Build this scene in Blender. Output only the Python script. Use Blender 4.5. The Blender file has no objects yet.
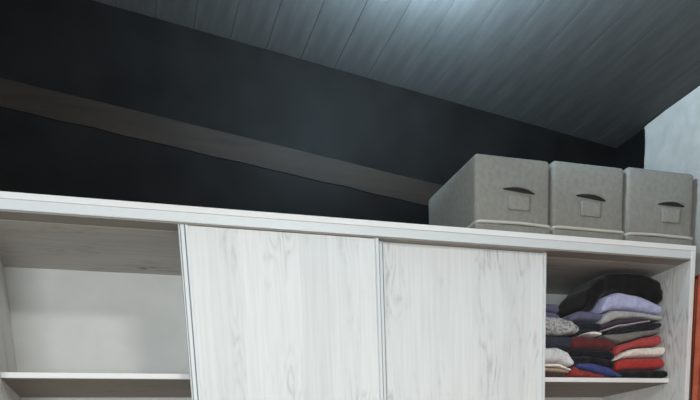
import bpy, bmesh, math, random
from mathutils import Vector, Matrix, noise

# ------------------------------------------------------------------ camera
scene = bpy.context.scene
COL = scene.collection
cam_data = bpy.data.cameras.new('camera')
cam = bpy.data.objects.new('camera', cam_data)
COL.objects.link(cam)
cam_data.sensor_width = 36.0
cam_data.sensor_fit = 'HORIZONTAL'
cam_data.lens = 36.0 * 694.9 / 700.0
cam_data.shift_y = (623.65 - 200.0) / 700.0          # the photograph is the top part of a tall phone picture
cam_data.clip_start = 0.02
FW = Vector((0.29304872, 0.93732725, -0.18852077))
RT = Vector((0.95129091, -0.30559786, -0.04068847))
UP = Vector((0.09574996, 0.16741439, 0.98122595))
m = Matrix((RT, UP, -FW)).transposed().to_4x4()
m.translation = Vector((-0.258, -2.540, 1.459))
cam.matrix_world = m
scene.camera = cam

# ------------------------------------------------------------------ world, exposure, main light
world = bpy.data.worlds.new('world')
scene.world = world
world.use_nodes = True
world.node_tree.nodes['Background'].inputs[0].default_value = (0.6, 0.75, 1.0, 1)
world.node_tree.nodes['Background'].inputs[1].default_value = 0.05
scene.view_settings.view_transform = 'Standard'
scene.view_settings.look = 'None'
scene.view_settings.gamma = 1.0
scene.view_settings.use_curve_mapping = False
scene.view_settings.exposure = 0.0
MAIN_POS = (0.68, -2.35, 3.04)
MAIN_POWER = 54.0
GLOW_POS = (0.83, -0.30, 3.02)
GLOW_POWER = 125.0
WINDOW_FILL_POWER = 84.0

# fill light for the bays at an unseen window added behind the camera
wl = bpy.data.lights.new('window_fill', 'AREA')
wl.shape = 'RECTANGLE'
wl.size, wl.size_y = 1.3, 1.2
wl.energy = WINDOW_FILL_POWER
wl.color = (0.90, 0.96, 1.0)
wlo = bpy.data.objects.new('window_fill', wl)
COL.objects.link(wlo)
wlo.location = (-1.10, -4.27, 1.55)
wlo.rotation_euler = (math.radians(90), 0, 0)


# ------------------------------------------------------------------ helpers
def link(o, parent=None):
    COL.objects.link(o)
    if parent:
        o.parent = parent
    return o


def thing(name, label, cat, loc=(0, 0, 0), group=None):
    o = bpy.data.objects.new(name, None)
    o.empty_display_size = 0.05
    o.location = loc
    link(o)
    o['label'] = label
    o['category'] = cat
    if group:
        o['group'] = group
    return o


def tag(o, label, cat, group=None):
    o['label'] = label
    o['category'] = cat
    if group:
        o['group'] = group
    return o


def new_obj(name, bm, mat, parent=None, smooth=False, off=None):
    """off: world position of the parent's origin; geometry is given in world space"""
    me = bpy.data.meshes.new(name)
    bmesh.ops.recalc_face_normals(bm, faces=bm.faces)
    if off is not None:
        bmesh.ops.translate(bm, verts=bm.verts, vec=-Vector(off))
    bm.to_mesh(me)
    bm.free()
    me.materials.append(mat)
    if smooth:
        for p in me.polygons:
            p.use_smooth = True
    return link(bpy.data.objects.new(name, me), parent)


def add_box(bm, x0, x1, y0, y1, z0, z1, bev=0.0, seg=1):
    r = bmesh.ops.create_cube(bm, size=1.0)
    vs = r['verts']
    for v in vs:
        v.co = Vector(((x0 + x1) / 2 + v.co.x * (x1 - x0), (y0 + y1) / 2 + v.co.y * (y1 - y0), (z0 + z1) / 2 + v.co.z * (z1 - z0)))
    if bev > 0:
        es = list({e for v in vs for e in v.link_edges})
        bmesh.ops.bevel(bm, geom=es, offset=bev, segments=seg, affect='EDGES', profile=0.5)
    return bm


def box(name, mat, parent, x0, x1, y0, y1, z0, z1, bev=0.001, off=None, seg=1):
    bm = bmesh.new()
    add_box(bm, x0, x1, y0, y1, z0, z1, bev, seg)
    return new_obj(name, bm, mat, parent, off=off)


def extrude_profile(bm, pts, z0, z1):
    """closed xy outline swept along z"""
    lo = [bm.verts.new((x, y, z0)) for x, y in pts]
    hi = [bm.verts.new((x, y, z1)) for x, y in pts]
    n = len(pts)
    for i in range(n):
        bm.faces.new((lo[i], lo[(i + 1) % n], hi[(i + 1) % n], hi[i]))
    bm.faces.new(lo)
    bm.faces.new(hi)


def lathe(bm, prof, c, seg=32):
    rings = []
    for r, z in prof:
        if r < 1e-5:
            rings.append([bm.verts.new((c[0], c[1], c[2] + z))])
        else:
            rings.append([bm.verts.new((c[0] + r * math.cos(2 * math.pi * k / seg), c[1] + r * math.sin(2 * math.pi * k / seg), c[2] + z)) for k in range(seg)])
    for a, b in zip(rings, rings[1:]):
        for k in range(seg):
            k2 = (k + 1) % seg
            if len(a) == 1 and len(b) == 1:
                continue
            if len(a) == 1:
                bm.faces.new((a[0], b[k], b[k2]))
            elif len(b) == 1:
                bm.faces.new((a[k], a[k2], b[0]))
            else:
                bm.faces.new((a[k], a[k2], b[k2], b[k]))


# ------------------------------------------------------------------ materials
def mat_base(name, col, rough=0.6, spec=0.4, metal=0.0):
    mt = bpy.data.materials.new(name)
    mt.use_nodes = True
    b = mt.node_tree.nodes['Principled BSDF']
    b.inputs['Base Color'].default_value = (*col, 1)
    b.inputs['Roughness'].default_value = rough
    b.inputs['Specular IOR Level'].default_value = spec
    b.inputs['Metallic'].default_value = metal
    return mt, mt.node_tree, b


def nd(nt, kind, **kw):
    n = nt.nodes.new(kind)
    for k, v in kw.items():
        setattr(n, k, v)
    return n


def ramp(nt, stops, interp='LINEAR'):
    r = nd(nt, 'ShaderNodeValToRGB')
    r.color_ramp.interpolation = interp
    el = r.color_ramp.elements
    while len(el) < len(stops):
        el.new(0.5)
    for e, (p, c) in zip(el, stops):
        e.position = p
        e.color = (*c, 1) if len(c) == 3 else c
    return r


def mixc(nt, blend, fac, a, b):
    n = nd(nt, 'ShaderNodeMix', data_type='RGBA', blend_type=blend)
    for sock, v in ((n.inputs[0], fac), (n.inputs[6], a), (n.inputs[7], b)):
        if isinstance(v, (int, float)):
            sock.default_value = v
        elif isinstance(v, tuple):
            sock.default_value = (*v, 1)
        else:
            nt.links.new(v, sock)
    return n.outputs[2]


def wood(name, grain='Z', light=(0.78, 0.79, 0.78), dark=(0.50, 0.49, 0.47), contrast=1.0, rough=0.45, seed=0.0):
    """whitewashed wood print: the grain runs along one world axis"""
    mt, nt, b = mat_base(name, light, rough, 0.35)
    geo = nd(nt, 'ShaderNodeNewGeometry')
    sep = nd(nt, 'ShaderNodeSeparateXYZ')
    nt.links.new(geo.outputs['Position'], sep.inputs[0])
    com = nd(nt, 'ShaderNodeCombineXYZ')
    # long axis -> Z of the pattern; the two others are summed so that no face is seen along the grain
    ax = {'Z': ('X', 'Y', 'Z'), 'X': ('Z', 'Y', 'X'), 'Y': ('Z', 'X', 'Y')}[grain]
    s = nd(nt, 'ShaderNodeMath', operation='ADD')
    nt.links.new(sep.outputs[ax[0]], s.inputs[0])
    nt.links.new(sep.outputs[ax[1]], s.inputs[1])
    s2 = nd(nt, 'ShaderNodeMath', operation='ADD')
    nt.links.new(s.outputs[0], s2.inputs[0])
    s2.inputs[1].default_value = seed
    nt.links.new(s2.outputs[0], com.inputs[0])
    nt.links.new(sep.outputs[ax[2]], com.inputs[2])

    def mapped(sc):
        mp = nd(nt, 'ShaderNodeMapping')
        mp.inputs['Scale'].default_value = sc
        nt.links.new(com.outputs[0], mp.inputs[0])
        return mp.outputs[0]

    # boards of the print, each with a tone of its own
    fl = nd(nt, 'ShaderNodeMath', operation='MULTIPLY')
    fl.inputs[1].default_value = 9.5
    nt.links.new(s2.outputs[0], fl.inputs[0])
    fl2 = nd(nt, 'ShaderNodeMath', operation='FLOOR')
    nt.links.new(fl.outputs[0], fl2.inputs[0])
    wn = nd(nt, 'ShaderNodeTexWhiteNoise', noise_dimensions='1D')
    nt.links.new(fl2.outputs[0], wn.inputs['W'])
    # fine fibres
    n1 = nd(nt, 'ShaderNodeTexNoise')
    n1.inputs['Scale'].default_value = 1.0
    n1.inputs['Detail'].default_value = 5
    nt.links.new(mapped((70, 1, 3.0)), n1.inputs['Vector'])
    r1 = ramp(nt, [(0.40, (0, 0, 0)), (0.72, (1, 1, 1))])
    nt.links.new(n1.outputs['Fac'], r1.inputs[0])
    # flame figure: rings of a stretched noise field
    n2 = nd(nt, 'ShaderNodeTexNoise')
    n2.inputs['Scale'].default_value = 1.0
    n2.inputs['Detail'].default_value = 2.0
    n2.inputs['Roughness'].default_value = 0.45
    add = nd(nt, 'ShaderNodeVectorMath', operation='ADD')
    nt.links.new(mapped((9.0, 1, 1.7)), add.inputs[0])
    cw = nd(nt, 'ShaderNodeCombineXYZ')
    nt.links.new(fl2.outputs[0], cw.inputs[1])
    sc = nd(nt, 'ShaderNodeVectorMath', operation='SCALE')
    sc.inputs['Scale'].default_value = 3.7
    nt.links.new(cw.outputs[0], sc.inputs[0])
    nt.links.new(sc.outputs[0], add.inputs[1])
    nt.links.new(add.outputs[0], n2.inputs['Vector'])
    mu = nd(nt, 'ShaderNodeMath', operation='MULTIPLY')
    mu.inputs[1].default_value = 17.0
    nt.links.new(n2.outputs['Fac'], mu.inputs[0])
    fr = nd(nt, 'ShaderNodeMath', operation='FRACT')
    nt.links.new(mu.outputs[0], fr.inputs[0])
    r2 = ramp(nt, [(0.0, (1, 1, 1)), (0.22, (0.12, 0.12, 0.12)), (0.60, (0, 0, 0)), (0.97, (1, 1, 1))])
    nt.links.new(fr.outputs[0], r2.inputs[0])
    # the figure shows only in patches
    n3 = nd(nt, 'ShaderNodeTexNoise')
    n3.inputs['Scale'].default_value = 1.0
    n3.inputs['Detail'].default_value = 3
    nt.links.new(mapped((7.0, 1, 2.2)), n3.inputs['Vector'])
    r3 = ramp(nt, [(0.48, (0, 0, 0)), (0.68, (1, 1, 1))])
    nt.links.new(n3.outputs['Fac'], r3.inputs[0])
    # broken, speckled lines
    n4 = nd(nt, 'ShaderNodeTexNoise')
    n4.inputs['Scale'].default_value = 1.0
    n4.inputs['Detail'].default_value = 4
    nt.links.new(mapped((60, 1, 22)), n4.inputs['Vector'])
    r4 = ramp(nt, [(0.35, (0.15, 0.15, 0.15)), (0.65, (1, 1, 1))])
    nt.links.new(n4.outputs['Fac'], r4.inputs[0])
    fig = mixc(nt, 'MULTIPLY', 1.0, r2.outputs[0], r3.outputs[0])
    fig = mixc(nt, 'MULTIPLY', 1.0, fig, r4.outputs[0])
    c = mixc(nt, 'MIX', 0.5, light, light)
    tone = ramp(nt, [(0.0, (0.88, 0.885, 0.89)), (1.0, (1.03, 1.03, 1.025))])
    nt.links.new(wn.outputs['Value'], tone.inputs[0])
    c = mixc(nt, 'MULTIPLY', 0.55 * min(contrast, 1.4), c, tone.outputs[0])
    f1 = nd(nt, 'ShaderNodeMath', operation='MULTIPLY')
    f1.inputs[1].default_value = 0.17 * contrast
    nt.links.new(r1.outputs[0], f1.inputs[0])
    c = mixc(nt, 'MIX', f1.outputs[0], c, dark)
    f2 = nd(nt, 'ShaderNodeMath', operation='MULTIPLY')
    f2.inputs[1].default_value = 1.0 * contrast
    nt.links.new(fig, f2.inputs[0])
    c = mixc(nt, 'MIX', f2.outputs[0], c, dark)
    nt.links.new(c, b.inputs['Base Color'])
    return mt


def noisy(name, c0, c1, scale, rough=0.8, spec=0.2, bump=0.0, bscale=None, stretch=(1, 1, 1), lo=0.35, hi=0.65, sheen=0.0):
    mt, nt, b = mat_base(name, c0, rough, spec)
    tc = nd(nt, 'ShaderNodeTexCoord')
    mp = nd(nt, 'ShaderNodeMapping')
    mp.inputs['Scale'].default_value = stretch
    nt.links.new(tc.outputs['Object'], mp.inputs[0])
    n = nd(nt, 'ShaderNodeTexNoise')
    n.inputs['Scale'].default_value = scale
    n.inputs['Detail'].default_value = 5
    nt.links.new(mp.outputs[0], n.inputs['Vector'])
    r = ramp(nt, [(lo, c0), (hi, c1)])
    nt.links.new(n.outputs['Fac'], r.inputs[0])
    nt.links.new(r.outputs[0], b.inputs['Base Color'])
    if sheen:
        b.inputs['Sheen Weight'].default_value = sheen
    if bump:
        n2 = nd(nt, 'ShaderNodeTexNoise')
        n2.inputs['Scale'].default_value = bscale or scale * 3
        n2.inputs['Detail'].default_value = 4
        nt.links.new(mp.outputs[0], n2.inputs['Vector'])
        bp = nd(nt, 'ShaderNodeBump')
        bp.inputs['Strength'].default_value = bump
        bp.inputs['Distance'].default_value = 0.004
        nt.links.new(n2.outputs['Fac'], bp.inputs['Height'])
        nt.links.new(bp.outputs[0], b.inputs['Normal'])
    return mt


M = {}
M['door'] = wood('whitewashed_wood_door', 'Z', (0.80, 0.82, 0.815), (0.36, 0.37, 0.37), 1.0, 0.42)
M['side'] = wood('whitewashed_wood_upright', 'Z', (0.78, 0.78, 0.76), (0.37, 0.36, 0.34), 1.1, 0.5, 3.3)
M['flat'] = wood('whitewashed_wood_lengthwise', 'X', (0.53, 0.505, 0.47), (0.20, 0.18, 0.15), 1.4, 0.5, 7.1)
M['underside'] = wood('shaded_underside_board', 'X', (0.25, 0.205, 0.175), (0.12, 0.09, 0.07), 1.2, 0.6, 2.2)  # brown stands in for the weak light under the shelves
M['edge'], _, _ = mat_base('white_edge_band', (0.86, 0.86, 0.845), 0.45, 0.4)
M['back'] = noisy('white_hardboard', (0.72, 0.725, 0.70), (0.77, 0.775, 0.75), 9, 0.6, 0.3)
M['alu'], _, _ = mat_base('brushed_aluminium', (0.74, 0.77, 0.78), 0.5, 0.4, 0.12)
M['channel'], _, _ = mat_base('anodised_channel', (0.30, 0.28, 0.25), 0.6, 0.3)
M['alu_dark'], _, _ = mat_base('aluminium_groove', (0.20, 0.22, 0.235), 0.5, 0.5, 0.4)
M['ceil'] = noisy('dark_stained_ceiling_plank', (0.066, 0.066, 0.064), (0.086, 0.086, 0.083), 6, 0.6, 0.2, 0.15, 60, (6, 0.6, 6))
M['wallblack'] = noisy('black_painted_wall', (0.0060, 0.0055, 0.0052), (0.0088, 0.0082, 0.0078), 5, 0.5, 0.03, 0.1, 30)
M['timber'] = noisy('old_brown_timber', (0.0080, 0.0044, 0.0022), (0.0150, 0.0080, 0.0037), 7, 0.7, 0.25, 0.3, 40, (0.5, 4, 6))
M['plaster'] = noisy('white_plaster', (0.335, 0.315, 0.29), (0.39, 0.37, 0.34), 14, 0.85, 0.2, 0.35, 35)
M['paint'] = noisy('white_room_paint', (0.74, 0.74, 0.72), (0.80, 0.80, 0.78), 4, 0.85, 0.2)
M['floor'] = noisy('brown_floor', (0.30, 0.24, 0.19), (0.38, 0.31, 0.25), 5, 0.5, 0.3, 0, None, (1, 8, 1))

# ------------------------------------------------------------------ room shell
XR, XL, YB, YF = 2.17, -2.45, 0.60, -4.30
SLOPE = 0.118


def ceil_z(x):
    return 3.03 + SLOPE * (2.15 - x)


def structure(o):
    o['kind'] = 'structure'
    return o


structure(box('floor', M['floor'], None, XL - 0.1, XR + 0.1, YF - 0.1, YB + 0.1, -0.08, 0.0, 0))
wall_back = structure(box('wall_back', M['wallblack'], None, XL - 0.1, XR + 0.1, YB, YB + 0.1, 0.0, 3.75, 0))
wall_right = structure(box('wall_right', M['wallblack'], None, XR, XR + 0.1, YF - 0.1, YB, 0.0, 3.2, 0))
structure(box('wall_left', M['paint'], None, XL - 0.1, XL, YF - 0.1, YB, 0.0, 3.75, 0))
bm = bmesh.new()
for a_ in ((XL, -1.75, 0, 3.75), (-0.45, XR, 0, 3.75), (-1.75, -0.45, 0, 0.95), (-1.75, -0.45, 2.15, 3.75)):
    add_box(bm, a_[0], a_[1], YF - 0.1, YF, a_[2], a_[3])
structure(new_obj('wall_front', bm, M['paint']))
M['frame'], _, _ = mat_base('added_window_white', (0.8, 0.8, 0.79), 0.4, 0.4)
win = structure(box('added_window_1', M['frame'], None, -1.75, -0.45, YF - 0.075, YF - 0.035, 0.95, 1.0, 0.002))  # unseen window, added as a source for the fill light
for a_ in ((-1.75, -0.45, 2.10, 2.15), (-1.75, -1.70, 1.0, 2.10), (-0.50, -0.45, 1.0, 2.10), (-1.125, -1.075, 1.0, 2.10)):
    box('added_window_frame', M['frame'], win, a_[0], a_[1], YF - 0.075, YF - 0.035, a_[2], a_[3], 0.002)
M['pane'], _, pb_ = mat_base('added_window_glass', (0.9, 0.95, 1.0), 0.05, 0.5)
pb_.inputs['Transmission Weight'].default_value = 1.0
for a_ in ((-1.70, -1.125), (-1.075, -0.50)):
    box('added_window_pane', M['pane'], win, a_[0], a_[1], YF - 0.058, YF - 0.052, 1.0, 2.10, 0)

# sloping ceiling: a backing board with dark planks running from front to back
bm = bmesh.new()
pts = [(XL - 0.1, ceil_z(XL - 0.1) + 0.02), (XR + 0.1, ceil_z(XR + 0.1) + 0.02)]
vs = []
for y in (YF - 0.1, YB + 0.1):
    for (x, z) in pts:
        vs.append(bm.verts.new((x, y, z)))
        vs.append(bm.verts.new((x, y, z + 0.05)))
for f in ((0, 2, 6, 4), (1, 5, 7, 3), (0, 1, 3, 2), (4, 6, 7, 5), (0, 4, 5, 1), (2, 3, 7, 6)):
    bm.faces.new([vs[i] for i in f])
ceiling = structure(new_obj('ceiling', bm, M['wallblack']))
PW = 0.1435
bm = bmesh.new()
add_box(bm, -PW / 2 + 0.0001, PW / 2 - 0.0001, YF, YB - 0.001, 0.0, 0.018, 0.0005)
pl_mesh = None
nP = int((XR - XL) / PW) + 1
for i in range(nP):
    xc = 2.19 - PW / 2 - i * PW
    if pl_mesh is None:
        o = new_obj('plank', bm, M['ceil'], ceiling)
        pl_mesh = o.data
    else:
        o = link(bpy.data.objects.new('plank', pl_mesh), ceiling)
    o.location = (xc, 0, ceil_z(xc))
    o.rotation_euler = (0, math.atan(SLOPE), 0)

# brown timber band on the black back wall, running parallel to the ceiling
bm = bmesh.new()
random.seed(4)


def band(z_off, t):
    top, bot = [], []
    n = 40
    x0, x1 = -2.4, 2.16
    for k in range(n + 1):
        x = x0 + (x1 - x0) * k / n
        zt = 2.974 - 0.122 * (x + 0.28)
        top.append((x, zt + 0.004 * noise.noise((x * 9, 0, 1)) + z_off))
        bot.append((x, zt - 0.098 + 0.006 * noise.noise((x * 7, 3, 1)) + z_off))
    return top, bot


top, bot = band(0, 0)
outline = top + bot[::-1]
fr = [bm.verts.new((x, YB - 0.004, z)) for x, z in outline]
bk = [bm.verts.new((x, YB, z)) for x, z in outline]
N = len(outline)
for i in range(N):
    bm.faces.new((fr[i], fr[(i + 1) % N], bk[(i + 1) % N], bk[i]))
n1 = len(top)
for i in range(n1 - 1):
    bm.faces.new((fr[i], fr[i + 1], fr[N - 2 - i], fr[N - 1 - i]))
new_obj('timber_band', bm, M['timber'], wall_back)

# white plaster on the right wall, broken off along a ragged upright edge near the back corner
bm = bmesh.new()
edge_pts = [(YF, 0.0), (0.375, 0.0)]
zz = 0.0
k = 0
while zz < 2.98:
    zz += 0.010 + 0.012 * random.random()
    if zz > 2.98:
        break
    edge_pts.append((0.374 + 0.006 * noise.noise((zz * 9, 2.2, 0)) + 0.007 * noise.noise((zz * 47, 5.2, 0)), zz))
edge_pts += [(0.379, 2.985), (0.372, 2.990), (0.384, 2.998), (0.376, 3.006), (0.381, 3.012), (0.366, 3.021), (0.25, 3.026), (YF, 3.026)]
fr = [bm.verts.new((2.150, y, z)) for y, z in edge_pts]
bk = [bm.verts.new((XR, y, z)) for y, z in edge_pts]
N = len(edge_pts)
for i in range(N):
    bm.faces.new((fr[i], fr[(i + 1) % N], bk[(i + 1) % N], bk[i]))
f = bm.faces.new(fr)
bmesh.ops.triangulate(bm, faces=[f])
new_obj('plaster_layer', bm, M['plaster'], wall_right)
bm = bmesh.new()
bmesh.ops.create_icosphere(bm, subdivisions=2, radius=0.009)
for v in bm.verts:
    v.co = Vector((v.co.x * 0.9, v.co.y * (1.2 + 0.4 * noise.noise(v.co * 90)), v.co.z * 0.8)) + Vector((2.163, 0.385, 3.032 - 0.012))
new_obj('plaster_chip', bm, M['plaster'], wall_right, True)

# ------------------------------------------------------------------ wardrobe
WX0, WX1 = -0.625, 2.117
ZT = 2.40
W = thing('wardrobe', 'long whitewashed wood wardrobe with two sliding doors and open end bays', 'wardrobe', (0.746, 0.29, 0.0))
WO = (0.746, 0.29, 0.0)


def wp(name, mat, x0, x1, y0, y1, z0, z1, bev=0.0008, parent=None, label=None):
    o = box(name, mat, parent or W, x0, x1, y0, y1, z0, z1, bev, off=WO)
    if label:
        o['label'] = label
    return o


D = 0.575
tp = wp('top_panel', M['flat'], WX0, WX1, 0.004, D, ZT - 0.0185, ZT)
wp('edge_band', M['edge'], WX0, WX1, 0.0, 0.0045, ZT - 0.0190, ZT + 0.0002, parent=tp, label='white edge strip')
for nm, xa, xb in (('side_panel', WX0, WX0 + 0.02), ('side_panel', WX1 - 0.02, WX1)):
    s = wp(nm, M['side'], xa, xb, 0.004, D, 0.0, ZT - 0.019)
    wp('edge_band', M['edge'], xa, xb, 0.0, 0.0045, 0.0, ZT - 0.0195, parent=s, label='white edge strip')
for xa in (0.066, 0.69, 1.392):
    wp('divider', M['side'], xa, xa + 0.018, 0.085, D - 0.012, 0.08, 2.3448)
wp('back_panel', M['back'], WX0 + 0.02, WX1 - 0.02, D - 0.012, D - 0.004, 0.0, ZT - 0.019)
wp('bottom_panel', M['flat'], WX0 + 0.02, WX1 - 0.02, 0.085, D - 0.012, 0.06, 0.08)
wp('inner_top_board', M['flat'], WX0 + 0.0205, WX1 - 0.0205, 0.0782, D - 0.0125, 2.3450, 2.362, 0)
wp('plinth', M['edge'], WX0 + 0.02, WX1 - 0.02, 0.09, 0.105, 0.0, 0.06)
bays = ((WX0 + 0.02, 0.066), (0.084, 0.69), (0.708, 1.392), (1.410, WX1 - 0.02))
for xa, xb in bays:
    for zs in (1.888, 0.95):
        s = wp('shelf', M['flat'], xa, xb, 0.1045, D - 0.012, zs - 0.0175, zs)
        wp('underside', M['underside'], xa, xb, 0.106, D - 0.012, zs - 0.0195, zs - 0.0176, 0, s, 'board underside with shade put into its brown')
        wp('edge_band', M['edge'], xa, xb, 0.1, 0.105, zs - 0.0178, zs + 0.0002, parent=s, label='white edge strip')

# top sliding track: an aluminium fascia with two hanging channels behind
bm = bmesh.new()
outl = [(0.003, ZT - 0.0195), (0.003, ZT - 0.046), (0.0015, ZT - 0.0475), (0.0015, ZT - 0.0495), (0.006, ZT - 0.0495), (0.006, ZT - 0.0195)]
a = [bm.verts.new((WX0 + 0.0205, y, z)) for y, z in outl]
b_ = [bm.verts.new((WX1 - 0.0205, y, z)) for y, z in outl]
N = len(outl)
for i in range(N):
    bm.faces.new((a[i], a[(i + 1) % N], b_[(i + 1) % N], b_[i]))
bm.faces.new(a)
bm.faces.new(b_)
trk = new_obj('sliding_track', bm, M['alu'], W, off=WO)
bm = bmesh.new()
add_box(bm, WX0 + 0.0205, WX1 - 0.0205, 0.0062, 0.078, 2.3458, ZT - 0.0195, 0)
new_obj('track_channel', bm, M['channel'], trk, off=WO)
wp('floor_rail', M['alu'], WX0 + 0.0205, WX1 - 0.0205, 0.006, 0.078, 0.0605, 0.066)


def ridged(x0, x1, y0, y1, ridges):
    """outline of an edge profile seen from above; ridges: (x from, x to) proud strips between grooves"""
    pts = [(x0, y1)]
    for (ra, rb) in ridges:
        pts += [(ra, y0 + 0.006), (ra, y0 + 0.0012), (ra + 0.0012, y0), (rb - 0.0012, y0), (rb, y0 + 0.0012), (rb, y0 + 0.006)]
    pts += [(x1, y1)]
    return pts


def sliding_door(x0, x1, yf, left_ridges, right_ridges, lw, rw, label):
    z0, z1 = 0.068, 2.3445
    bm = bmesh.new()
    add_box(bm, x0 + lw - 0.004, x1 - rw + 0.004, yf + 0.0035, yf + 0.0195, z0, z1, 0.0006)
    d = new_obj('sliding_door', bm, M['door'], W, off=WO)
    d['label'] = label
    for (xa, xb, rd) in ((x0, x0 + lw, left_ridges), (x1 - rw, x1, right_ridges)):
        bm = bmesh.new()
        extrude_profile(bm, ridged(xa, xb, yf, yf + 0.022, [(xa + p, xa + q) for p, q in rd]), z0 - 0.001, z1 + 0.0008)
        o = new_obj('handle_profile', bm, M['alu'], d, off=WO)
        bm = bmesh.new()
        prev = None
        gaps = [(xa + rd[i][1] + 0.0002, xa + rd[i + 1][0] - 0.0002) for i in range(len(rd) - 1)]
        if gaps:
            for g in gaps:
                add_box(bm, g[0], g[1], yf + 0.0045, yf + 0.0075, z0, z1, 0)
            new_obj('handle_groove', bm, M['alu_dark'], d, off=WO)
        else:
            bm.free()
    return d


sliding_door(0.001, 0.7075, 0.008, [(0.0, 0.004), (0.0065, 0.0185), (0.0225, 0.0315)], [(0.0, 0.0022), (0.0042, 0.0160)], 0.033, 0.0165,
             'whitewashed sliding door next to the empty bay')
sliding_door(0.7180, 1.4220, 0.034, [(0.0, 0.0115), (0.0145, 0.0185)], [(0.0, 0.0025), (0.0045, 0.0165)], 0.019, 0.017,
             'whitewashed sliding door next to the bay of clothes')

# ------------------------------------------------------------------ fabric storage boxes on top
M['canvas'] = noisy('grey_beige_canvas', (0.245, 0.236, 0.21), (0.285, 0.275, 0.247), 55, 0.95, 0.1, 0.35, 260)
M['shade_dark'], _, _ = mat_base('slot_shade', (0.035, 0.032, 0.027), 0.95, 0.1)  # near-black colour paints the shade under the box handles
M['piping'], _, _ = mat_base('cream_piping', (0.55, 0.53, 0.47), 0.8, 0.2)
M['canvas_lid'] = noisy('grey_beige_canvas_lid', (0.245, 0.236, 0.21), (0.285, 0.275, 0.247), 60, 0.95, 0.1, 0.3, 260)


def soft_box(bm, x0, x1, y0, y1, z0, z1, r, bulge, seed, nx=14, ny=16, nz=12):
    """rounded box of cloth: subdivided, bulging a little, edges rounded by r"""
    cx, cy, cz = (x0 + x1) / 2, (y0 + y1) / 2, (z0 + z1) / 2
    hx, hy, hz = (x1 - x0) / 2, (y1 - y0) / 2, (z1 - z0) / 2
    grid = {}

    def lin(n, h):
        # denser towards the edges
        vals = [-h, -h + r * 0.3, -h + r * 0.7, -h + r]
        inner = n - 6
        vals += [(-h + r) + (2 * h - 2 * r) * k / inner for k in range(1, inner)]
        vals += [h - r, h - r * 0.7, h - r * 0.3, h]
        return vals
    X, Y, Z = lin(nx, hx), lin(ny, hy), lin(nz, hz)

    def V(i, j, k):
        key = (i, j, k)
        if key in grid:
            return grid[key]
        p = Vector((X[i], Y[j], Z[k]))
        q = Vector((max(-hx + r, min(hx - r, p.x)), max(-hy + r, min(hy - r, p.y)), max(-hz + r, min(hz - r, p.z))))
        d = p - q
        if d.length > 1e-9:
            p = q + d.normalized() * r
        fx, fy, fz = p.x / hx, p.y / hy, p.z / hz
        p.y += bulge * (fy ** 3) * (1 - fx * fx) * (1 - fz * fz)
        p.x += bulge * 0.5 * (fx ** 3) * (1 - fy * fy) * (1 - fz * fz)
        p.z += -bulge * 1.0 * max(0, fz) ** 3 * (1 - fx * fx) * (1 - fy * fy)
        w = noise.noise((p.x * 14 + seed, p.y * 14, p.z * 14)) * 0.0022
        p += Vector((w * 0.6, w, w * 0.5))
        grid[key] = bm.verts.new(p + Vector((cx, cy, cz)))
        return grid[key]
    a, b, c = len(X) - 1, len(Y) - 1, len(Z) - 1
    for i in range(a):
        for j in range(b):
            bm.faces.new((V(i, j, 0), V(i, j + 1, 0), V(i + 1, j + 1, 0), V(i + 1, j, 0)))
            bm.faces.new((V(i, j, c), V(i + 1, j, c), V(i + 1, j + 1, c), V(i, j + 1, c)))
    for i in range(a):
        for k in range(c):
            bm.faces.new((V(i, 0, k), V(i + 1, 0, k), V(i + 1, 0, k + 1), V(i, 0, k + 1)))
            bm.faces.new((V(i, b, k), V(i, b, k + 1), V(i + 1, b, k + 1), V(i + 1, b, k)))
    for j in range(b):
        for k in range(c):
            bm.faces.new((V(0, j, k), V(0, j, k + 1), V(0, j + 1, k + 1), V(0, j + 1, k)))
            bm.faces.new((V(a, j, k), V(a, j + 1, k), V(a, j + 1, k + 1), V(a, j, k + 1)))


def rounded_rect(x0, x1, y0, y1, r, n=6):
    out = []
    for cx, cy, a0 in ((x1 - r, y1 - r, 0), (x0 + r, y1 - r, 90), (x0 + r, y0 + r, 180), (x1 - r, y0 + r, 270)):
        for k in range(n + 1):
            t = math.radians(a0 + 90 * k / n)
            out.append((cx + r * math.cos(t), cy + r * math.sin(t)))
    return out


def tube(bm, path, r, seg=8, closed=False):
    n = len(path)
    rings = []
    for i, p in enumerate(path):
        p = Vector(p)
        a = Vector(path[i - 1] if (i > 0 or closed) else path[i])
        b = Vector(path[(i + 1) % n] if (i < n - 1 or closed) else path[i])
        t = (b - a).normalized()
        u = t.cross(Vector((0, 0, 1)))
        if u.length < 1e-3:
            u = Vector((1, 0, 0))
        u.normalize()
        w = u.cross(t)
        rings.append([bm.verts.new(p + (u * math.cos(2 * math.pi * k / seg) + w * math.sin(2 * math.pi * k / seg)) * r) for k in range(seg)])
    for i in range(n if closed else n - 1):
        A, B = rings[i], rings[(i + 1) % n]
        for k in range(seg):
            bm.faces.new((A[k], A[(k + 1) % seg], B[(k + 1) % seg], B[k]))
    if not closed:
        bm.faces.new(rings[0])
        bm.faces.new(rings[-1])


BG = 'fabric storage boxes on top of the wardrobe'


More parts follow.
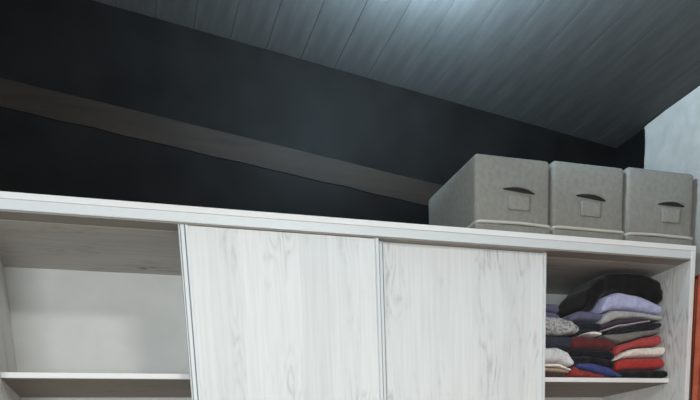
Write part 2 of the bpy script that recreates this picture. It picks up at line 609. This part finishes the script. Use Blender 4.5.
def storage_box(x0, x1, y0, y1, ztop, label, seed, hx, hz, hw, tilt):
    c = ((x0 + x1) / 2, (y0 + y1) / 2, ZT)
    t = thing('storage_box', label, 'box', c, BG)
    zl = ZT + 0.036
    bm = bmesh.new()
    soft_box(bm, x0 + 0.003, x1 - 0.003, y0 + 0.004, y1 - 0.004, zl - 0.004, ztop, 0.017, 0.006, seed)
    new_obj('body', bm, M['canvas'], t, True, c)
    bm = bmesh.new()
    soft_box(bm, x0, x1, y0, y1, ZT + 0.0005, zl + 0.002, 0.010, 0.002, seed + 5, 14, 16, 8)
    new_obj('lid', bm, M['canvas_lid'], t, True, c)
    bm = bmesh.new()
    rr = rounded_rect(x0 + 0.0035, x1 - 0.0035, y0 - 0.0015, y1 + 0.001, 0.014)
    pth = []
    for i in range(len(rr)):
        a, b = Vector(rr[i]), Vector(rr[(i + 1) % len(rr)])
        m_ = 10 if (b - a).length > 0.1 else 1
        for k in range(m_):
            p = a.lerp(b, k / m_)
            pth.append((p.x, p.y, zl + 0.004 + 0.003 * noise.noise((p.x * 8 + seed, p.y * 8, 0)) - 0.004 * max(0, (abs(p.x - c[0]) / ((x1 - x0) / 2)) ** 8)))
    tube(bm, pth, 0.0058, 8, True)
    new_obj('piping', bm, M['piping'], t, True, c)
    # handle: a sewn-on strap that bows away from the front; a dark strip paints the shade under it
    nx, nz = 16, 6
    bm = bmesh.new()
    g = {}
    for i in range(nx + 1):
        for k in range(nz + 1):
            u, v = i / nx, k / nz
            x = hx + (u - 0.5) * hw
            bow = math.sin(math.pi * u) ** 0.8
            z = hz + tilt * (u - 0.5) + 0.030 * (v - 0) + 0.010 * bow * (1 - v)
            y = y0 - 0.001 - 0.013 * bow * (1 - v) ** 1.3 + 0.004 * v
            g[i, k, 0] = bm.verts.new((x, y, z))
            g[i, k, 1] = bm.verts.new((x, y + 0.0022, z + 0.0004))
    for s in (0, 1):
        for i in range(nx):
            for k in range(nz):
                bm.faces.new((g[i, k, s], g[i + 1, k, s], g[i + 1, k + 1, s], g[i, k + 1, s]))
    for i in range(nx):
        bm.faces.new((g[i, 0, 0], g[i, 0, 1], g[i + 1, 0, 1], g[i + 1, 0, 0]))
    new_obj('handle', bm, M['canvas'], t, True, c)
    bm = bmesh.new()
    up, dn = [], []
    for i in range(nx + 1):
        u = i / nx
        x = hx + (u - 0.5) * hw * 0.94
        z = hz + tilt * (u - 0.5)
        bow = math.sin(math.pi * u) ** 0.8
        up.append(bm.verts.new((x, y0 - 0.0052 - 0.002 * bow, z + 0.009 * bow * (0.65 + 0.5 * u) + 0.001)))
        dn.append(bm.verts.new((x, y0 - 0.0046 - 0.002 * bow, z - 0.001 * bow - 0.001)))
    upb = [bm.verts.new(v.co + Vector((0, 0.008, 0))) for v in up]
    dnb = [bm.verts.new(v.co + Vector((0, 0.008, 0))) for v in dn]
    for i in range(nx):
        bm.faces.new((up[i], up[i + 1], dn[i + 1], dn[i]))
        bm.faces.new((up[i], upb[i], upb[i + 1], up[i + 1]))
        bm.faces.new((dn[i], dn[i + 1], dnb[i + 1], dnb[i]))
    o = new_obj('handle_shade', bm, M['shade_dark'], t, False, c)
    o['label'] = 'dark strip for the shade under the handle'
    # pale pocket below
    bm = bmesh.new()
    soft = [(hx - 0.046, hz - 0.066), (hx + 0.048, hz - 0.066), (hx + 0.050, hz - 0.012), (hx - 0.048, hz - 0.012)]
    nn = 8
    gg = {}
    for i in range(nn + 1):
        for k in range(nn + 1):
            u, v = i / nn, k / nn
            a = Vector(soft[0]).lerp(Vector(soft[1]), u)
            b = Vector(soft[3]).lerp(Vector(soft[2]), u)
            p = a.lerp(b, v)
            gg[i, k] = bm.verts.new((p.x, y0 - 0.0036 - 0.0016 * noise.noise((p.x * 40, p.y * 40, seed)), p.y))
    for i in range(nn):
        for k in range(nn):
            bm.faces.new((gg[i, k], gg[i + 1, k], gg[i + 1, k + 1], gg[i, k + 1]))
    o = new_obj('pocket', bm, M['pocket'], t, True, c)
    o.modifiers.new('thickness', 'SOLIDIFY').thickness = 0.0018
    return t


M['pocket'] = noisy('grey_beige_pocket', (0.26, 0.25, 0.225), (0.305, 0.295, 0.265), 70, 0.8, 0.2, 0.3, 200)
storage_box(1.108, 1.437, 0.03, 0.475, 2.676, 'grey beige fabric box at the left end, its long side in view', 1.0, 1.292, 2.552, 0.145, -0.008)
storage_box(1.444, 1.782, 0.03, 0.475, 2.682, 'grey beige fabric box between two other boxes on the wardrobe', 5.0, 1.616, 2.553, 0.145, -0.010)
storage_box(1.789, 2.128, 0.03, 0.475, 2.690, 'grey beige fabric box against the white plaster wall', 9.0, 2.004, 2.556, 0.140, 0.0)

# ------------------------------------------------------------------ folded clothes in the right bay
CG = 'folded clothes on the wardrobe shelf'


def interp(pts, x):
    if x <= pts[0][0]:
        return pts[0][1]
    for (xa, za), (xb, zb) in zip(pts, pts[1:]):
        if x <= xb:
            t = (x - xa) / (xb - xa)
            t = t * t * (3 - 2 * t) * 0.5 + t * 0.5
            return za + (zb - za) * t
    return pts[-1][1]


def garment(name, label, cat, mat, top, bot, y0, y1, layers=2, wob=0.0016, seed=0.0, e=0.36, nu=40, nv=36, back_drop=0.0):
    x0, x1 = top[0][0], top[-1][0]
    bm = bmesh.new()
    for L in range(layers):
        s0, s1 = L / layers, (L + 1) / layers
        rnd = random.Random(seed * 31 + L)
        xa, xb = x0 + rnd.uniform(0, 0.006) * (layers > 1), x1 - rnd.uniform(0, 0.008) * (layers > 1)
        ya = y0 + rnd.uniform(0, 0.010) * (layers > 1)
        rings = []
        for i in range(nu + 1):
            u = -1 + 2 * i / nu
            u = math.copysign(1 - (1 - abs(u)) ** 1.6, u)
            x = (xa + xb) / 2 + u * (xb - xa) / 2
            zt, zb = interp(top, x) - 0.0012, interp(bot, x) + 0.0006
            za, zc = zb + (zt - zb) * s0, zb + (zt - zb) * s1
            th = zc - za
            ov = 0.10 * th if layers > 1 else 0
            za -= ov * (L > 0)
            zm, hz = (za + zc) / 2, (zc - za) / 2
            # the end rounds off over a length close to its half thickness
            rl = min(0.22, 0.8 * hz / ((xb - xa) / 2))
            d = max(0.0, (abs(u) - (1 - rl)) / rl)
            k = max(0.0, 1 - d ** 2.6) ** 0.5
            ring = []
            for j in range(nv):
                t = 2 * math.pi * j / nv
                c, s = math.cos(t), math.sin(t)
                ym, hy = (ya + y1) / 2, (y1 - ya) / 2
                # rounded slab: straight top and bottom, half-round front and back
                yy = math.copysign(abs(c) ** e, c)
                z_ = math.copysign(abs(s) ** 0.46, s)
                inset = (1 - k) * 0.6 * hz
                y = ym + yy * (hy - inset)
                z = zm + z_ * hz * (0.06 + 0.94 * k)
                z -= back_drop * ((y - ya) / (y1 - ya))
                p = Vector((x, y, z))
                w1 = noise.noise((p.x * 22 + seed, p.y * 22, p.z * 40 + L * 3))
                w2 = noise.noise((p.x * 60 + seed, p.y * 60, p.z * 30 + L * 7))
                front = max(0.0, -c)
                p.y += (w1 * 2.6 + w2 * 1.2) * wob * (0.5 + front)
                p.z += (w1 * 0.5 + w2 * 0.4) * wob * (0.4 + 0.6 * k) * (1.0 if c < -0.35 else 0.25)
                p.z = max(p.z, ZS + 0.0003)
                ring.append(bm.verts.new(p))
            rings.append(ring)
        for A, B in zip(rings, rings[1:]):
            for j in range(nv):
                bm.faces.new((A[j], A[(j + 1) % nv], B[(j + 1) % nv], B[j]))
        bm.faces.new(rings[0])
        bm.faces.new(rings[-1])
    zmin = min(v.co.z for v in bm.verts)
    c = ((x0 + x1) / 2, (y0 + y1) / 2, zmin)
    o = new_obj(name, bm, mat, None, True, c)
    o.location = c
    tag(o, label, cat, CG)
    return o


def cloth(name, c, var=0.12, bump=0.4, scale=90):
    c = tuple(v * 1.3 for v in c)
    c1 = tuple(min(1, v * (1 + var)) for v in c)
    c0 = tuple(v * (1 - var) for v in c)
    return noisy(name, c0, c1, scale, 0.95, 0.1, bump, 120, sheen=0.15)


C = {}
C['black'] = cloth('black_knit', (0.012, 0.012, 0.013))
C['black2'] = cloth('black_jacket_cloth', (0.011, 0.011, 0.011))
C['ink'] = cloth('ink_black_cloth', (0.013, 0.014, 0.018))
C['red'] = cloth('red_knit', (0.34, 0.035, 0.032))
C['coral'] = cloth('coral_red_cotton', (0.36, 0.055, 0.055))
C['cream'] = cloth('cream_cotton', (0.66, 0.60, 0.53))
C['olive'] = cloth('grey_olive_cloth', (0.16, 0.155, 0.14))
C['navy'] = cloth('navy_cloth', (0.016, 0.018, 0.027))
C['pink'] = cloth('pale_pink_cloth', (0.42, 0.35, 0.35))
C['purple'] = cloth('dark_purple_cloth', (0.045, 0.038, 0.06))
C['grey'] = cloth('light_grey_cloth', (0.34, 0.34, 0.34))
C['lav'] = cloth('pale_lavender_blue_cloth', (0.36, 0.38, 0.55))
C['brick'] = cloth('brick_red_cloth', (0.22, 0.035, 0.03))
C['royal'] = cloth('royal_blue_cloth', (0.045, 0.055, 0.18))
C['maroon'] = cloth('maroon_cloth', (0.095, 0.022, 0.024))
C['slate'] = cloth('slate_blue_cloth', (0.10, 0.105, 0.16))
C['dslate'] = cloth('dark_slate_cloth', (0.030, 0.033, 0.045))
C['brown'] = cloth('dark_brown_cloth', (0.055, 0.030, 0.028))
C['tan'] = cloth('tan_cloth', (0.33, 0.24, 0.17))
C['white'] = cloth('white_cotton', (0.62, 0.62, 0.62))
C['speck'] = noisy('speckled_white_cloth', (0.30, 0.30, 0.31), (0.68, 0.685, 0.70), 130, 0.95, 0.1, 0.4, 120, lo=0.30, hi=0.42)
C['heather'] = noisy('heather_grey_cloth', (0.15, 0.15, 0.155), (0.46, 0.46, 0.46), 120, 0.95, 0.1, 0.4, 120, lo=0.36, hi=0.54)

ZS = 1.8882
G = [
    # right pile, from the shelf upwards
    ('folded_sweater', 'black folded sweater lying on the shelf under the red one', 'sweater', 'black', [(1.806, 1.9153), (1.879, 1.9243), (2.0965, 1.931)], [(1.806, ZS), (2.0965, ZS)], .108, .45, 1),
    ('folded_sweater', 'bright red folded sweater under the cream garment', 'sweater', 'red', [(1.83, 1.967), (1.903, 1.9785), (2.088, 1.9836)], [(1.83, 1.9155), (1.879, 1.9243), (2.088, 1.931)], .115, .45, 1),
    ('folded_shirt', 'cream white folded garment squeezed between two red ones', 'shirt', 'cream', [(1.818, 1.9731), (1.87, 2.0027), (1.922, 2.0181), (2.006, 2.0239), (2.083, 2.0300)], [(1.818, 1.9600), (1.872, 1.9730), (1.924, 1.9790), (2.083, 1.9836)], .108, .45, 1),
    ('folded_shirt', 'coral red folded shirt above the cream garment', 'shirt', 'coral', [(1.828, 2.0265), (1.9, 2.0444), (1.977, 2.0667), (2.070, 2.0791)], [(1.828, 1.9780), (1.87, 2.0027), (1.922, 2.0181), (2.006, 2.0239), (2.070, 2.0300)], .118, .45, 1),
    ('folded_trousers', 'grey olive folded trousers above the coral red shirt', 'trousers', 'olive', [(1.765, 2.0697), (1.847, 2.0798), (1.976, 2.0934), (2.062, 2.1018)], [(1.765, 2.0550), (1.838, 2.0320), (1.9, 2.0444), (1.977, 2.0667), (2.062, 2.0791)], .114, .45, 1),
    ('folded_trousers', 'dark navy folded trousers below the thin pale pink edge', 'trousers', 'navy', [(1.775, 2.0861), (1.846, 2.1021), (1.949, 2.1234), (2.058, 2.1285)], [(1.775, 2.0705), (1.847, 2.0798), (1.976, 2.0934), (2.058, 2.1018)], .116, .45, 1),
    ('folded_shirt', 'thin pale pink garment edge slanting above the navy trousers', 'shirt', 'pink', [(1.76, 2.0897), (1.845, 2.1122), (1.990, 2.1313)], [(1.76, 2.0800), (1.846, 2.1011), (1.990, 2.1235)], .110, .40, 1),
    ('folded_shirt', 'dark purple folded garment under the light grey one', 'shirt', 'purple', [(1.749, 2.1135), (1.844, 2.1324), (1.948, 2.1397), (2.04, 2.1340)], [(1.749, 2.0897), (1.845, 2.1122), (1.990, 2.1303), (2.04, 2.1290)], .116, .42, 1),
    ('folded_sweater', 'light grey folded sweater under the lavender blue garment', 'sweater', 'grey', [(1.748, 2.1334), (1.772, 2.1582), (1.812, 2.1715), (1.947, 2.166), (2.066, 2.1540)], [(1.748, 2.1040), (1.845, 2.1324), (1.948, 2.1397), (2.066, 2.1300)], .112, .44, 1),
    ('folded_sweater', 'pale lavender blue sweater on top of the right pile', 'sweater', 'lav', [(1.746, 2.1891), (1.775, 2.2259), (1.83, 2.244), (1.944, 2.2326), (2.007, 2.2108), (2.052, 2.1930)], [(1.746, 2.1500), (1.802, 2.1692), (1.894, 2.1703), (1.973, 2.1640), (2.052, 2.1560)], .110, .36, 1),
    # middle pile
    ('folded_shirt', 'brick red garment with a raised corner at the bottom of the middle pile', 'shirt', 'brick', [(1.597, 1.9237), (1.616, 1.942), (1.652, 1.9243), (1.758, 1.9030)], [(1.597, ZS), (1.758, ZS)], .105, .42, 1),
    ('folded_shirt', 'royal blue folded garment beside the black sweater on the shelf', 'shirt', 'royal', [(1.631, 1.9482), (1.691, 1.9531), (1.772, 1.9379), (1.846, 1.9050)], [(1.631, 1.9300), (1.692, 1.9130), (1.758, 1.9030), (1.846, ZS + .002)], .100, .42, 1),
    ('folded_sweater', 'thick black folded sweater under the maroon one', 'sweater', 'ink', [(1.605, 2.0079), (1.689, 2.0080), (1.827, 2.0061)], [(1.605, 1.9470), (1.691, 1.9531), (1.772, 1.9379), (1.827, 1.9222)], .112, .44, 2),
    ('folded_sweater', 'maroon folded sweater in the middle pile', 'sweater', 'maroon', [(1.599, 2.0535), (1.638, 2.0644), (1.738, 2.0589), (1.824, 2.0460)], [(1.599, 2.0079), (1.824, 2.0061)], .110, .44, 1),
    ('folded_garment', 'small white garment end peeping out above the maroon sweater', 'garment', 'white', [(1.658, 2.0700), (1.702, 2.078), (1.737, 2.0735)], [(1.658, 2.0640), (1.737, 2.0590)], .100, .22, 1),
    ('folded_shirt', 'dark navy folded shirt above the maroon sweater', 'shirt', 'navy', [(1.622, 2.1148), (1.686, 2.1233), (1.760, 2.1200)], [(1.622, 2.0640), (1.688, 2.0660), (1.760, 2.0600)], .122, .42, 2),
    ('folded_shirt', 'slate blue crumpled shirt between heather grey and lavender garments', 'shirt', 'slate', [(1.602, 2.1423), (1.66, 2.1678), (1.734, 2.1625), (1.765, 2.1600)], [(1.602, 2.1180), (1.686, 2.1233), (1.765, 2.1210)], .125, .42, 1),
    # left pile, half hidden by the sliding door
    ('folded_shirt', 'dark brown folded garment at the bottom beside the sliding door', 'shirt', 'brown', [(1.425, 1.9141), (1.573, 1.9073)], [(1.425, ZS), (1.573, ZS)], .110, .42, 1),
    ('folded_shirt', 'tan folded garment over the dark brown one', 'shirt', 'tan', [(1.425, 1.93), (1.524, 1.9308), (1.582, 1.9154)], [(1.425, 1.9141), (1.582, 1.9065)], .106, .42, 1),
    ('folded_shirt', 'thin cream folded shirt over the tan garment', 'shirt', 'cream', [(1.425, 1.9478), (1.533, 1.9469), (1.595, 1.9277)], [(1.425, 1.93), (1.524, 1.9308), (1.595, 1.9150)], .104, .42, 1),
    ('folded_shirt', 'white speckled garment slumping over the cream shirt', 'shirt', 'speck', [(1.425, 2.0089), (1.527, 2.0150), (1.571, 1.9993), (1.604, 1.964)], [(1.425, 1.9478), (1.533, 1.9469), (1.604, 1.9319)], .100, .42, 1),
    ('folded_trousers', 'dark slate folded trousers under the heather grey garment', 'trousers', 'dslate', [(1.425, 2.0636), (1.541, 2.058), (1.608, 2.0610)], [(1.425, 2.0100), (1.527, 2.0150), (1.608, 2.0060)], .116, .42, 1),
    ('folded_sweater', 'heather grey patterned sweater bulging beside the sliding door', 'sweater', 'heather', [(1.425, 2.1373), (1.539, 2.1344), (1.590, 2.1225), (1.628, 2.0961)], [(1.425, 2.0636), (1.541, 2.058), (1.628, 2.0650)], .100, .42, 1),
    ('folded_trousers', 'dark slate blue folded trousers at the back above the heather sweater', 'trousers', 'slate', [(1.43, 2.2089), (1.60, 2.2101)], [(1.43, 2.1373), (1.539, 2.1344), (1.60, 2.1220)], .19, .50, 2),
]
for i, (nm, lab, cat, mt, tp_, bt_, ya, yb, ly) in enumerate(G):
    garment(nm, lab, cat, C[mt], tp_, bt_, ya, yb, ly, 0.0026, 1.7 * i)
# big rolled jacket on top of the right and middle piles
garment('rolled_jacket', 'big black rolled jacket on top of all the clothes', 'jacket', C['black2'],
        [(1.672, 2.2000), (1.700, 2.2607), (1.758, 2.3111), (1.807, 2.3300), (1.868, 2.3360), (1.972, 2.3345), (2.045, 2.3180), (2.086, 2.2850)],
        [(1.672, 2.1690), (1.728, 2.1700), (1.752, 2.2060), (1.780, 2.2300), (1.832, 2.2460), (1.944, 2.2350), (2.007, 2.2130), (2.086, 2.1970)], 0.130, 0.36, 1, 0.003, 77.0, 0.62)

# ------------------------------------------------------------------ red cloth hanging beside the wardrobe
M['curtain'] = noisy('terracotta_red_cloth', (0.42, 0.10, 0.055), (0.52, 0.135, 0.075), 30, 0.9, 0.15, 0.2, 150)
cur = thing('curtain', 'terracotta red curtain hanging at the right side of the wardrobe', 'curtain', (2.134, -0.3, 2.28))
bm = bmesh.new()
ny, nz = 90, 24
g = {}
for i in range(ny + 1):
    y = 0.018 - 0.62 * i / ny
    for k in range(nz + 1):
        z = 2.283 - 1.95 * k / nz
        amp = 0.0045 + 0.004 * min(1, k / 6)
        x = 2.136 + amp * math.sin(y * 150 + 0.6 * math.sin(z * 3)) + 0.003 * noise.noise((y * 20, z * 3, 0))
        g[i, k] = bm.verts.new((x, y, z))
for i in range(ny):
    for k in range(nz):
        bm.faces.new((g[i, k], g[i + 1, k], g[i + 1, k + 1], g[i, k + 1]))
cl = new_obj('cloth', bm, M['curtain'], cur, True, (2.134, -0.3, 2.28))
cl.modifiers.new('thickness', 'SOLIDIFY').thickness = 0.0016
bm = bmesh.new()
tube(bm, [(2.136, 0.016, 2.283), (2.136, -0.30, 2.283), (2.136, -0.605, 2.283)], 0.0055, 10)
new_obj('rod_hem', bm, M['curtain'], cur, True, (2.134, -0.3, 2.28))

# ------------------------------------------------------------------ lamps of the room (above the picture)
M['lampwhite'], _, _ = mat_base('white_enamel', (0.75, 0.75, 0.74), 0.35, 0.5)


def glow_mat(name, col, s):
    mt = bpy.data.materials.new(name)
    mt.use_nodes = True
    nt = mt.node_tree
    nt.nodes.remove(nt.nodes['Principled BSDF'])
    e = nd(nt, 'ShaderNodeEmission')
    e.inputs[0].default_value = (*col, 1)
    e.inputs[1].default_value = s
    nt.links.new(e.outputs[0], nt.nodes['Material Output'].inputs[0])
    return mt


def lamp_light(name, loc, power, col, radius, parent, off):
    ld = bpy.data.lights.new(name, 'POINT')
    ld.energy = power
    ld.color = col
    ld.shadow_soft_size = radius
    o = link(bpy.data.objects.new(name, ld), parent)
    o.location = Vector(loc) - Vector(off)
    return o


# main lamp: a flat disc of LEDs hanging in the middle of the room, shining down
mp_ = MAIN_POS
L1 = thing('disc_lamp', 'flat round white lamp hanging in the middle of the room', 'lamp', mp_)
zc = ceil_z(mp_[0]) - mp_[2]
bm = bmesh.new()
lathe(bm, [(0.0, 0.03), (0.28, 0.03), (0.31, 0.02), (0.31, 0.001), (0.30, 0.001), (0.30, 0.006), (0.0, 0.006)], (0, 0, 0), 48)
new_obj('housing', bm, M['lampwhite'], L1, False)
bm = bmesh.new()
zc -= 0.009
lathe(bm, [(0.0, zc), (0.06, zc), (0.06, zc - 0.02), (0.012, zc - 0.03), (0.012, 0.03), (0.0, 0.03)], (0, 0, 0))
new_obj('stem', bm, M['lampwhite'], L1)
ld = bpy.data.lights.new('disc_light', 'AREA')
ld.shape = 'DISK'
ld.size = 0.58
ld.energy = MAIN_POWER
ld.color = (1.0, 0.985, 0.955)
link(bpy.data.objects.new('disc_light', ld), L1).location = (0, 0, 0)

# bulb under the ceiling; bowl added unseen to keep light off the doors
gp = GLOW_POS
L2 = thing('added_bowl_lamp', 'ceiling lamp with an added bowl keeping light off the doors', 'lamp', gp)
bm = bmesh.new()
lathe(bm, [(0.0, -0.034), (0.025, -0.033), (0.042, -0.026), (0.050, -0.014), (0.048, -0.014), (0.040, -0.024), (0.024, -0.030), (0.0, -0.031)], (0, 0, 0))
new_obj('bowl', bm, M['lampwhite'], L2, True)
bm = bmesh.new()
zc = ceil_z(gp[0])- gp[2]
for k in range(3):
    t = 2 * math.pi * k / 3 + 0.5
    tube(bm, [(0.049 * math.cos(t), 0.049 * math.sin(t), -0.014), (0.02 * math.cos(t), 0.02 * math.sin(t), zc - 0.005)], 0.002, 6)
new_obj('hanger', bm, M['lampwhite'], L2)
bm = bmesh.new()
lathe(bm, [(0.0, -0.031), (0.010, -0.031), (0.010, -0.022), (0.0, -0.021)], (0, 0, 0), 16)
new_obj('bulb_socket', bm, M['lampwhite'], L2)
lamp_light('bowl_light', gp, GLOW_POWER, (0.58, 0.82, 1.0), 0.018, L2, gp)
